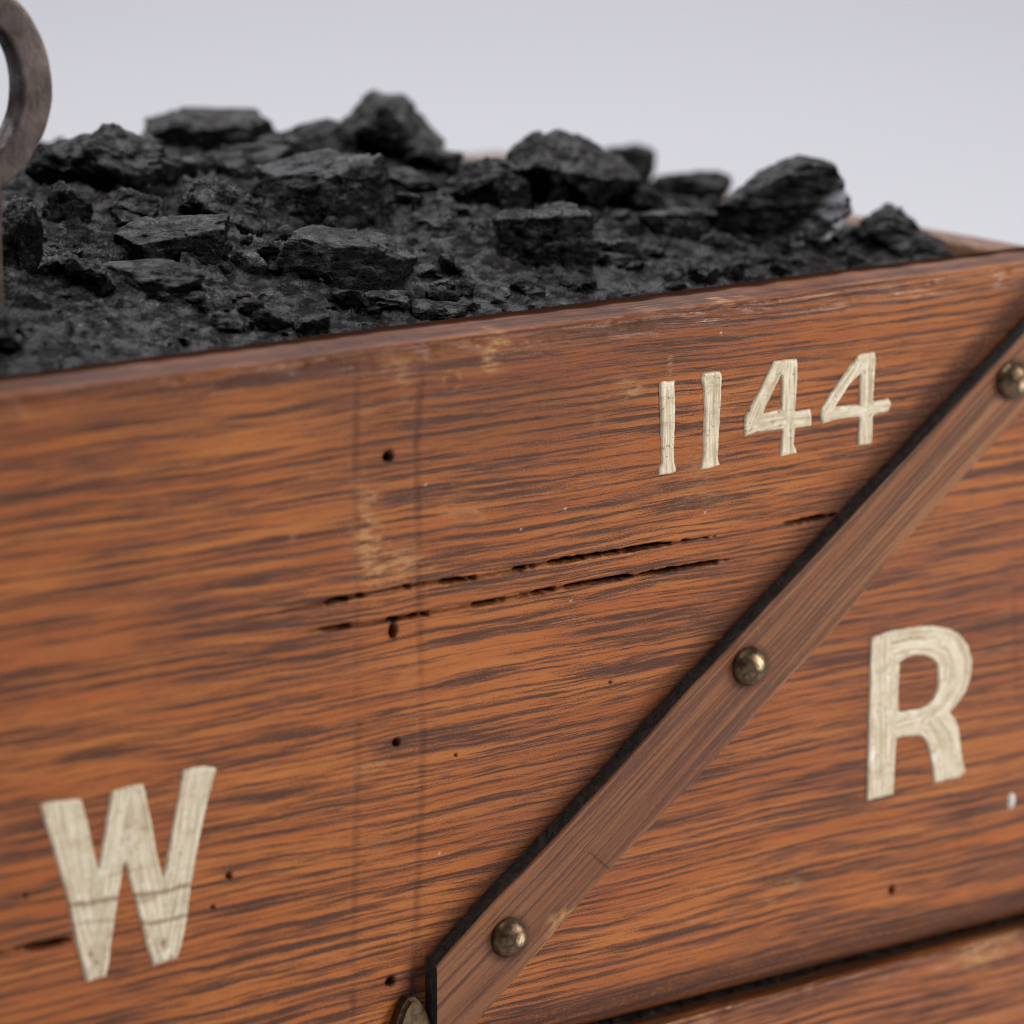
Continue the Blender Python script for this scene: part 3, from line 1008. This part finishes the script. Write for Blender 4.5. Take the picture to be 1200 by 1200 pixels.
        UU.append(uv[ids])
        CK.append(ck[ids])
        sk = []
        for a_, b_ in rim:
            A, Bq = a_ + off - len(V2), b_ + off - len(V2)
            sk += [(Bq, A, pos[a_]), (Bq, pos[a_], pos[b_])]
        FF.append(np.array(sk))
        off += len(ids)
    V = np.concatenate(VV)
    me = mesh_arrays(name, V, np.concatenate(FF))
    add_uv(me, np.concatenate(UU))
    add_attr(me, 'crackline', np.concatenate(CK))
    o = link(name, me, M_CREAM, wagon)
    o['label'] = label
    return o


ST_W = crop([(142, 318), (175, 520), (222, 735)], 2, 0, 780), crop([(300, 285), (262, 500), (226, 735)], 2, 0, 780), crop([(300, 285), (345, 500), (388, 695)], 2, 0, 780), crop([(468, 238), (430, 480), (388, 695)], 2, 0, 780)
ST_R = crop([(570, 110), (562, 330), (557, 560)], 2.4, 800, 700), crop([(570, 140), (640, 122), (700, 120), (745, 140), (766, 185), (760, 245), (725, 300), (670, 340), (600, 358)], 2.4, 800, 700), crop([(690, 345), (730, 400), (750, 515)], 2.4, 800, 700)
S1A = [crop([(198, 160), (198, 290), (199, 424)], 2.4, 700, 380)]
S1B = [crop([(324, 134), (322, 270), (318, 408)], 2.4, 700, 380)]
S4A = crop([(510, 110), (460, 210), (428, 285)], 2.4, 700, 380), crop([(415, 290), (510, 270), (604, 262)], 2.4, 700, 380), crop([(541, 98), (537, 230), (538, 370)], 2.4, 700, 380)
S4B = crop([(748, 90), (690, 180), (642, 255)], 2.4, 700, 380), crop([(630, 262), (730, 245), (828, 226)], 2.4, 700, 380), crop([(760, 80), (757, 220), (753, 340)], 2.4, 700, 380)
glyph('painted_letter', [(GLYPH_W, [], ST_W)], 'cream painted letter W')
glyph('painted_letter', [(GLYPH_R, [HOLE_R], ST_R)], 'cream painted letter R')
glyph('painted_number', [(G1A, [], S1A), (G1B, [], S1B), (G4A, [H4A], S4A), (G4B, [H4B], S4B)], 'cream painted number 1144')

# ------------------------------------------------------------------ coal
BX0, BX1, BY0, BY1 = X0 + T + 0.0004, X1 - TE - 0.0004, T + 0.0004, DEPTH - T - 0.0004


BANKS = []


def bed_base(x, y):
    x = np.asarray(x, dtype=float)
    y = np.asarray(y, dtype=float)
    m = sstep(0, 0.060, y - BY0) * sstep(-0.012, 0.060, BX1 - x) * sstep(-0.004, 0.026, BY1 - y)
    left = sstep(0.13, 0.0, x)
    return ZT - 0.0030 + 0.0022 * sstep(0.012, 0.05, y - BY0) + m * (0.0050 + left * (0.0055 + 0.0075 * sstep(0.05, 0.12, y - BY0)))


def bed_height(x, y):
    x = np.asarray(x, dtype=float)
    y = np.asarray(y, dtype=float)
    o = np.zeros_like(x)
    P = np.stack([x, y, o], -1)
    edge = sstep(0.0, 0.016, y - BY0) * sstep(0, 0.014, BX1 - x) * sstep(0, 0.014, BY1 - y)
    deep = edge * sstep(0.012, 0.05, y - BY0)
    W3 = P + 0.004 * np.stack([pnoise(P * 90, 211), pnoise(P * 90, 212), o], -1)
    n = 0.0045 * fbm(P * 34, 3, 201) * deep
    n = n + 0.0032 * facets(W3 * 75, 203) * deep
    n = n + 0.0014 * facets(W3 * 190 + 3, 204) * (0.25 * edge + 0.75 * deep)
    n = n + 0.0007 * facets(W3 * 480 + 7, 205) * (0.25 + 0.75 * edge)
    n = n + 0.0010 * fbm(P * 260, 4, 209, 0.6) * (0.4 + 0.6 * edge)
    for cx, cy, rad in BANKS:
        q = ((x - cx) ** 2 + (y - cy) ** 2) / (rad * rad)
        n = n + 0.0010 * np.exp(-q ** 2) * edge
    return bed_base(x, y) + n


ICO = {}


def ico(sub):
    if sub not in ICO:
        bm = bmesh.new()
        bmesh.ops.create_icosphere(bm, subdivisions=sub, radius=1)
        v = np.array([x.co[:] for x in bm.verts])
        f = np.array([[q.index for q in p.verts] for p in bm.faces])
        bm.free()
        ICO[sub] = (v / np.linalg.norm(v, axis=1)[:, None], f)
    return ICO[sub]


def rock(seed, sub=5, nplanes=14, flat=0.0, tilt=(0, 0), rough=1.0, planes=None, strata=1.0, box=0.0):
    """a broken lump in the box -1..1: intersecting cleavage planes, bedding layers, chipped edges"""
    rs = np.random.RandomState(seed)
    V, Fc = ico(sub)
    N = rs.normal(size=(nplanes, 3))
    N /= np.linalg.norm(N, axis=1)[:, None]
    Dp = rs.uniform(0.62, 1.0, nplanes)
    ex, ed = [], []
    if flat:
        ex.append((tilt[0], tilt[1], 1.0))
        ed.append(flat)
        ex.append((tilt[0], tilt[1], -1.0))
        ed.append(flat)
    if box:
        a = rs.uniform(0, 1.5)
        for k in range(4):
            b = a + k * math.pi / 2 + rs.uniform(-.25, .25)
            ex.append((math.cos(b), math.sin(b), rs.uniform(-.2, .25)))
            ed.append(box * rs.uniform(.85, 1.1))
    for p in (planes or []):
        ex.append(p[:3])
        ed.append(p[3])
    if ex:
        e = np.array(ex, dtype=float)
        e /= np.linalg.norm(e, axis=1)[:, None]
        N = np.vstack([N, e])
        Dp = np.r_[Dp, ed]
    # every plane is a little wavy so no facet is dead flat
    r = np.full(len(V), 1.5)
    for k in range(len(N)):
        c = V @ N[k]
        wv = 1 + 0.05 * rough * pnoise(V * 2.6 + k * 3.1, seed + k)
        q = np.where(c > 0.05, Dp[k] * wv / np.maximum(c, 0.05), 9)
        r = np.minimum(r, q)
    P = V * r[:, None]
    b = np.array([rs.uniform(-.25, .25), rs.uniform(-.25, .25), 1.0])
    b /= np.linalg.norm(b)
    hb = P @ b
    o = np.zeros(len(P))
    lay = pnoise(np.stack([hb * 6 + 0.5 * pnoise(P * 1.7, seed + 3), o, o], -1), seed + 5) + 0.6 * pnoise(np.stack([hb * 16 + 0.4 * pnoise(P * 3, seed + 4), o, o], -1), seed + 6)
    side = np.sqrt(np.clip(1 - (V @ b) ** 2, 0, 1))
    disp = 0.05 * strata * lay * side
    disp = disp + 0.06 * rough * fbm(P * 2.4, 4, seed + 9)
    disp = disp + 0.022 * rough * fbm(P * 7.5, 4, seed + 11, 0.6, True)
    Pw = P + 0.12 * np.stack([pnoise(P * 3 + k * 5, seed + 20 + k) for k in range(3)], -1)
    disp = disp + rough * (0.11 * facets(Pw * 1.7, seed + 31) + 0.050 * facets(Pw * 4.2, seed + 33))
    if sub >= 5:
        disp = disp + rough * (0.020 * facets(Pw * 10, seed + 35) + 0.008 * facets(P * 22, seed + 37))
    P = P + V * disp[:, None]
    lo, hi = P.min(0), P.max(0)
    P = (P - (lo + hi) / 2) / ((hi - lo) / 2)
    return P, Fc


CUT_F = 0.0


def place_rock(px, pyb, wpx, hpx, depth=0.8, seed=1, yaw=0.0, sink=0.45, sub=5, lift=0.0, **kw):
    """pixel of the front foot, width and height as seen -> world vertices on the bed"""
    drop = 0.0
    for yy in np.linspace(BY0 + 0.001, BY1 - 0.030, 260):     # the first place where the line of sight meets the bed
        c = on_y(px, pyb, yy)
        z = float(bed_base(np.array(min(max(c.x, BX0), BX1 - 0.004)), np.array(yy)))
        if c.z <= z + lift:
            break
    else:
        drop = c.z - z
    z = c.z - drop
    dist = (c - CAM).dot(FWD)
    s = F_PX / dist
    w = wpx / s
    dp = w * depth
    h = max(0.2 * w * 0.4, (hpx / s - 0.10 * dp) / 0.976) + drop
    full = h * (1 + sink)
    P, Fc = rock(seed, sub, **kw)
    if yaw:
        ca, sa = math.cos(yaw), math.sin(yaw)
        P = np.stack([P[:, 0] * ca - P[:, 1] * sa, P[:, 0] * sa + P[:, 1] * ca, P[:, 2]], -1)
        P = P / np.abs(P).max(0)
    L = P * np.array([w / 2, dp / 2, full / 2])
    base = Vector(c) + HV * (dp * 0.42)
    R3 = np.array([[RIGHT.x, HV.x, 0], [RIGHT.y, HV.y, 0], [0, 0, 1]])
    Wv = L @ R3.T
    org = Vector((base.x, base.y, z))
    Wv[:, 2] += h - full / 2
    # nothing pokes through the boards
    for ax, lo, hi in ((0, BX0, BX1), (1, BY0, BY1)):
        q = Wv[:, ax] + org[ax]
        over = np.where((q < lo + 0.0006) | (q > hi - 0.0006))[0]
        if len(over):
            low = (Wv[:, 2] + org.z) < ZT + 0.0005
            idx = over[low[over]]
            Wv[idx, ax] = np.clip(q[idx], lo + 0.0006, hi - 0.0006) - org[ax]
    return Wv, Fc, org, P


GROUP = 'lumps of coal heaped in the wagon'


def coal_lump(label, mat, *a, **kw):
    Wv, Fc, org, P = place_rock(*a, **kw)
    me = mesh_arrays('coal_lump', Wv, Fc)
    if mat is M_COAL_PALE:
        add_attr(me, 'pale', sstep(0.15, 0.45, P[:, 0] * 0.85 - P[:, 2] * 0.65))
    o = link('coal_lump', me, mat)
    o.location = org
    ext = np.abs(Wv[:, :2]).max()
    BANKS.append((org.x, org.y, ext * 1.05))
    tag(o, label, 'coal', GROUP)
    return o


C, S_, PA = M_COAL, M_COAL_SHINY, M_COAL_PALE
LUMPS = [
    ('big upright boulder of coal with pale bluish bloom, nearest the right end of the wagon', PA, (920, 293, 166, 112), dict(depth=0.62, seed=1207, yaw=0.0, sub=6, nplanes=3, sink=.40, planes=[(-.59, -.05, .81, .50), (.30, 0, .95, .93), (.97, 0, .25, .90), (.9, -.2, -.4, .85), (0, -1, .35, .70), (-.7, -.7, .1, .80), (.5, -.8, .25, .80)], rough=.42, strata=1.0)),
    ('peaked lump of coal standing highest on the far skyline of the heap', C, (455, 204, 140, 98), dict(depth=0.8, seed=31, nplanes=7, sink=.15, planes=[(-.75, -.3, .7, .56), (.85, -.2, .55, .50), (0, -1, .35, .6), (.25, -.1, 1, .72)])),
    ('broad flat-topped slab of coal with a pointed right facet, in the middle of the heap', S_, (380, 268, 172, 92), dict(depth=0.8, seed=47, sub=6, nplanes=8, flat=.62, tilt=(-.12, -.16), box=.80, strata=.5, rough=.6, planes=[(.75, -.75, .35, .62)])),
    ('flat-topped lump with a jet-black broken front, close to the wagon side at centre left', S_, (397, 342, 184, 80), dict(depth=0.60, seed=52, sub=6, nplanes=7, flat=.62, tilt=(.10, -.24), box=.84, strata=.5, rough=.55)),
    ('grey flat slab of coal with a chipped front edge, below the jagged lump', S_, (198, 312, 142, 64), dict(depth=0.9, seed=63, sub=6, nplanes=8, flat=.6, tilt=(-.16, -.26), box=.82, strata=.6, rough=.7)),
    ('jagged glossy lump of coal perched on the grey flat slab', S_, (267, 278, 128, 70), dict(depth=0.6, seed=2071, sub=6, nplanes=8, rough=1.7, strata=1.6, planes=[(.6, -.3, .8, .42), (-.9, 0, .5, .75)])),
    ('thin flat plate of coal lying low behind the left part of the side board', C, (170, 346, 140, 40), dict(depth=0.55, seed=83, nplanes=6, flat=.7, tilt=(.04, -.14), box=.86, strata=.5, rough=.6)),
    ('small rough grey-brown lump beside the thin plate of coal', C, (88, 336, 58, 38), dict(depth=0.8, seed=92, nplanes=12, rough=1.5)),
    ('dark rough lump of coal at the foot of the iron ring', S_, (18, 326, 66, 100), dict(depth=0.7, seed=103, nplanes=10, rough=1.4, strata=1.3)),
    ('rounded rough lump of coal just right of the iron ring stem', C, (76, 266, 64, 56), dict(depth=0.8, seed=113, nplanes=12, rough=1.4)),
    ('wide blurred mound of coal beyond the iron ring on the far left', C, (124, 240, 208, 104), dict(depth=0.8, seed=123, nplanes=12, rough=1.3)),
    ('dark flat slab of coal on the far left skyline', C, (240, 182, 158, 56), dict(depth=0.7, seed=133, nplanes=7, flat=.62, tilt=(.06, -.14), box=.8)),
    ('low rugged lump of coal left of the skyline peak', C, (356, 196, 124, 60), dict(depth=0.8, seed=143, nplanes=11, rough=1.3)),
    ('small slab of coal lying nearest the side board edge', C, (452, 372, 68, 32), dict(depth=0.6, seed=153, nplanes=7, flat=.6, tilt=(.1, -.2), box=.85)),
    ('blocky lump of coal with an undercut front, alone on the fine coal at centre', S_, (640, 308, 128, 72), dict(depth=0.75, seed=163, sub=6, nplanes=9, flat=.72, tilt=(-.05, -.16), box=.82, rough=1.0, strata=.9)),
    ('craggy lump of coal behind the blocky lump, leaning on the broad mound', S_, (560, 256, 128, 76), dict(depth=0.8, seed=173, sub=6, nplanes=9, rough=1.5, planes=[(-.6, -.3, .7, .5), (.7, -.3, .6, .6)])),
    ('broad humped boulder of coal rising right of centre on the skyline', C, (662, 258, 190, 108), dict(depth=0.75, seed=183, sub=6, nplanes=10, rough=1.0, planes=[(-.6, -.2, .8, .5), (.55, -.3, .8, .50)])),
    ('dark lump of coal behind the shoulder of the humped boulder', C, (728, 222, 84, 54), dict(depth=0.8, seed=193, nplanes=10, flat=.8)),
    ('small flat lump of coal close to the pale end board', C, (812, 238, 96, 42), dict(depth=0.8, seed=203, nplanes=9, rough=1.2)),
    ('dark low slab of coal left of the bloomed boulder', S_, (790, 280, 92, 38), dict(depth=0.8, seed=213, nplanes=8, flat=.7, box=.85)),
    ('crumbling lump of coal in the right-hand corner of the wagon', S_, (1050, 299, 140, 60), dict(depth=0.6, seed=223, sub=6, nplanes=12, rough=1.7, planes=[(.7, -.2, .8, .55), (-.5, -.2, .9, .6)])),
    ('small black lump of coal in the hollow behind the jagged lump', S_, (212, 222, 64, 40), dict(depth=0.8, seed=233, nplanes=9)),
    ('grey lump of coal in the gap between the flat-topped slab and the humped boulder', C, (480, 236, 70, 40), dict(depth=0.8, seed=243, nplanes=10)),
    ('knobbly lump of coal behind the flat grey slab on the left', C, (150, 262, 84, 44), dict(depth=0.8, seed=253, nplanes=12, rough=1.4)),
    ('low brownish lump of coal between the humped boulder and the low slab', C, (742, 254, 80, 40), dict(depth=0.8, seed=263, nplanes=11, rough=1.4)),
    ('flat-sided lump of coal wedged under the broad flat-topped slab', C, (300, 262, 74, 34), dict(depth=0.8, seed=283, nplanes=9, flat=.7)),
    ('shiny small lump of coal just left of the flat-topped lump with the black front', S_, (288, 322, 54, 30), dict(depth=0.8, seed=293, nplanes=10)),
    ('low slab of coal in the open fines right of the blocky lump', C, (722, 300, 66, 22), dict(depth=0.7, seed=303, nplanes=8, flat=.65, box=.85)),
    ('low rough lump of coal in front of the bloomed boulder at its left foot', C, (848, 296, 58, 24), dict(depth=0.7, seed=313, nplanes=10, rough=1.4)),
    ('rough brown-grey lump of coal between the far skyline slab and the broad flat-topped slab', C, (290, 214, 110, 50), dict(depth=0.8, seed=323, nplanes=11, rough=1.3)),
    ('hummock of coal below the skyline peak and right of the broad flat-topped slab', C, (496, 212, 96, 44), dict(depth=0.8, seed=333, nplanes=11, rough=1.2)),
    ('wedge of coal low behind the flat-topped lump with the black front', C, (520, 275, 74, 24), dict(depth=0.8, seed=273, nplanes=9, flat=.7)),
]
for lab, mat, a, kw in LUMPS:
    coal_lump(lab, mat, *a, **kw)


def coal_bed():
    step = 0.0006
    xs = np.r_[np.arange(BX0, -0.145, 0.003), np.arange(-0.145, BX1, step), BX1]
    ys = np.r_[np.arange(BY0, BY1, step), BY1]
    Xg, Yg = np.meshgrid(xs, ys, indexing='ij')
    x, y = Xg.ravel(), Yg.ravel()
    z = bed_height(x, y)
    V = [np.stack([x, y, z], -1)]
    f0 = grid_faces(len(xs), len(ys))
    Fq = [f0[:, [0, 3, 2, 1]]]
    tris = []
    off = len(x)
    # crumbs of broken coal lying in the fines
    rs = np.random.RandomState(77)
    protos = [rock(900 + k, 3, nplanes=8, rough=1.3) for k in range(16)]
    n = 1000
    for k in range(n):
        cx = rs.uniform(-0.15, BX1 - 0.003)
        cy = BY0 + 0.002 + (BY1 - BY0 - 0.004) * rs.uniform() ** 1.35
        sz = 0.0006 + 0.0042 * rs.uniform() ** 3.2
        if cy < BY0 + 0.012:
            sz = min(sz, 0.0012)
        P, Fc = protos[rs.randint(len(protos))]
        a = rs.uniform(0, 6.28)
        Q = P * np.array([1, rs.uniform(.6, 1), rs.uniform(.4, .8)]) * sz
        Q = np.stack([Q[:, 0] * math.cos(a) - Q[:, 1] * math.sin(a), Q[:, 0] * math.sin(a) + Q[:, 1] * math.cos(a), Q[:, 2]], -1)
        cz = bed_height(np.array([cx]), np.array([cy]))[0]
        Q = Q + np.array([cx, cy, cz + sz * 0.12])
        Q[:, 0] = np.clip(Q[:, 0], BX0, BX1)
        Q[:, 1] = np.clip(Q[:, 1], BY0 + 0.0003, BY1)
        V.append(Q)
        tris.append(Fc + off)
        off += len(Q)
    V = np.concatenate(V)
    Tt = np.concatenate(tris)
    # one mesh of quads and triangles
    me = bpy.data.meshes.new('coal_fines')
    q = Fq[0]
    loops = np.r_[q.ravel(), Tt.ravel()].astype(np.int32)
    starts = np.r_[np.arange(len(q)) * 4, len(q) * 4 + np.arange(len(Tt)) * 3].astype(np.int32)
    tot = np.r_[np.full(len(q), 4), np.full(len(Tt), 3)].astype(np.int32)
    me.vertices.add(len(V))
    me.vertices.foreach_set('co', V.astype(np.float32).ravel())
    me.loops.add(len(loops))
    me.loops.foreach_set('vertex_index', loops)
    me.polygons.add(len(starts))
    me.polygons.foreach_set('loop_start', starts)
    me.polygons.foreach_set('loop_total', tot)
    me.polygons.foreach_set('use_smooth', np.arange(len(starts)) < len(q))
    me.update(calc_edges=True)
    me.validate()
    o = link('coal_fines', me, M_FINES)
    tag(o, 'bed of fine black coal and crumbs filling the wagon between the lumps', 'coal', None, 'stuff')


coal_bed()

# ------------------------------------------------------------------ the iron ring
def iron_ring():
    # stands on the coal with its flat face parallel to the wagon's side
    z = ZT + 0.008
    foot = on_z(-57, 352, z)
    y = foot.y
    ctr = on_y(-57, 108, y)
    edge = on_y(63, 108, y)
    Ro = edge.x - ctr.x
    inner = on_y(27, 108, y)
    Ri = inner.x - ctr.x
    TH = 0.0058
    na = 128
    prof = []
    # section round the band: (radius, y): softened rectangle
    b = 0.0010
    for (cr, cy, a0) in ((Ro - b, b, -90), (Ro - b, TH - b, 0), (Ri + b, TH - b, 90), (Ri + b, b, 180)):
        for k in range(6):
            a = math.radians(a0 + 90 * k / 5)
            prof.append((cr + b * math.cos(a), cy + b * math.sin(a)))
    npf = len(prof)
    V = []
    for j in range(na):
        a = 2 * math.pi * j / na
        for (r, yy) in prof:
            V.append((r * math.cos(a), yy, r * math.sin(a)))
    V = np.array(V)
    F = []
    for j in range(na):
        for k in range(npf):
            F.append((j * npf + k, j * npf + (k + 1) % npf, ((j + 1) % na) * npf + (k + 1) % npf, ((j + 1) % na) * npf + k))
    V = V + np.array([0.00035, 0.0002, 0.00035]) * np.stack([fbm(V * 120, 3, 301 + k) for k in range(3)], -1)
    rr = np.hypot(V[:, 0], V[:, 2])
    me = mesh_arrays('iron_ring', V, np.array(F))
    n1 = fbm(V * 160, 3, 311)
    rub = sstep(0.0010, 0.0001, np.minimum(np.abs(rr - Ro), np.abs(rr - Ri)) + 0.0004 * n1) * sstep(-.2, .4, n1) * 0.8
    add_attr(me, 'rub', np.clip(rub, 0, 1))
    bm = bmesh.new()
    bm.from_mesh(me)
    bmesh.ops.recalc_face_normals(bm, faces=bm.faces[:])
    bm.to_mesh(me)
    bm.free()
    for p in me.polygons:
        p.use_smooth = True
    root = bpy.data.objects.new('iron_ring', None)
    COL.objects.link(root)
    root.location = (ctr.x, y, z)
    tag(root, 'worn grey iron ring on a flat stem standing up out of the coal', 'ring')
    o = link('ring', me, M_IRON, root)
    o.location = (0, 0, ctr.z - z)
    # flat stem, wider where it meets the ring
    se = on_y(6, 290, y).x - ctr.x
    hz = ctr.z - z
    half = [(-0.022, se * 1.0), (0.004, se), (0.012, se * 1.0), (hz - Ro * 0.97, se * 1.02), (hz - Ro * 0.93, se * 1.08), (hz - Ro * 0.86, se * 1.0), (hz - (Ro + Ri) / 2 * 0.97, se * 0.70)]
    outline = [(w, h) for h, w in half] + [(-w, h) for h, w in reversed(half)]
    bm = bmesh.new()
    vs = [bm.verts.new((w, 0.0006, h)) for w, h in outline]
    f = bm.faces.new(vs)
    r = bmesh.ops.extrude_face_region(bm, geom=[f])
    for v in [g for g in r['geom'] if isinstance(g, bmesh.types.BMVert)]:
        v.co.y = TH - 0.0006
    bmesh.ops.recalc_face_normals(bm, faces=bm.faces[:])
    bmesh.ops.bevel(bm, geom=bm.edges[:], offset=0.0005, segments=2, affect='EDGES')
    me2 = bpy.data.meshes.new('stem')
    bm.to_mesh(me2)
    bm.free()
    add_attr(me2, 'rub', np.zeros(len(me2.vertices)))
    link('stem', me2, M_IRON, root)


iron_ring()

# ------------------------------------------------------------------ paper sweep
def backdrop():
    prof = [(-3.0, 0.0)]
    for k in range(60):
        prof.append((-3 + 6.2 * (k + 1) / 60, 0.0))
    R = 1.2
    y1 = prof[-1][0]
    for k in range(1, 25):
        a = math.pi / 2 * k / 24
        prof.append((y1 + R * math.sin(a), R * (1 - math.cos(a))))
    prof.append((y1 + R, R + 2.5))
    V, n = [], 9
    for (d, h) in prof:
        for k in range(n):
            l = -5 + 10 * k / (n - 1)
            p = HV * d + RIGHT * l
            V.append((p.x, p.y, h - 0.0005))
    me = mesh_arrays('backdrop', np.array(V), grid_faces(len(prof), n))
    o = link('backdrop', me, M_PAPER)
    tag(o, 'seamless pale grey paper sweep under and behind the wagon', 'backdrop', None, 'structure')


backdrop()

# ------------------------------------------------------------------ light
w = bpy.data.worlds.new('World')
sc.world = w
w.use_nodes = True
w.node_tree.nodes['Background'].inputs[0].default_value = (0.86, 0.86, 0.94, 1)
w.node_tree.nodes['Background'].inputs[1].default_value = 0.15


def area(name, loc, target, size, power, color=(1, 1, 1), size_y=None):
    l = bpy.data.lights.new(name, 'AREA')
    l.size = size
    if size_y:
        l.shape = 'RECTANGLE'
        l.size_y = size_y
    l.energy = power
    l.color = color
    o = bpy.data.objects.new(name, l)
    COL.objects.link(o)
    o.location = loc
    o.rotation_euler = (Vector(target) - Vector(loc)).to_track_quat('-Z', 'Y').to_euler()
    return o


mid = (0.02, 0.0, 0.2)
area('key_softbox', (1.15, -0.95, 0.75), mid, 0.55, 23, (1.0, 0.96, 0.91))
area('top_softbox', (-0.25, 0.35, 1.55), (0, 0.1, 0.2), 1.1, 24, (0.97, 0.98, 1.0))
area('backdrop_softbox', tuple(HV * 2.6 + Vector((0, 0, 2.4))), tuple(HV * 2.8), 2.2, 41, (0.97, 0.97, 1.0))

sc.view_settings.view_transform = 'Standard'
sc.view_settings.look = 'None'
sc.view_settings.exposure = 0
sc.view_settings.gamma = 1
sc.view_settings.use_curve_mapping = False
sc.render.engine = 'CYCLES'
sc.cycles.use_denoising = True
sc.cycles.filter_width = 1.05
sc.cycles.max_bounces = 6
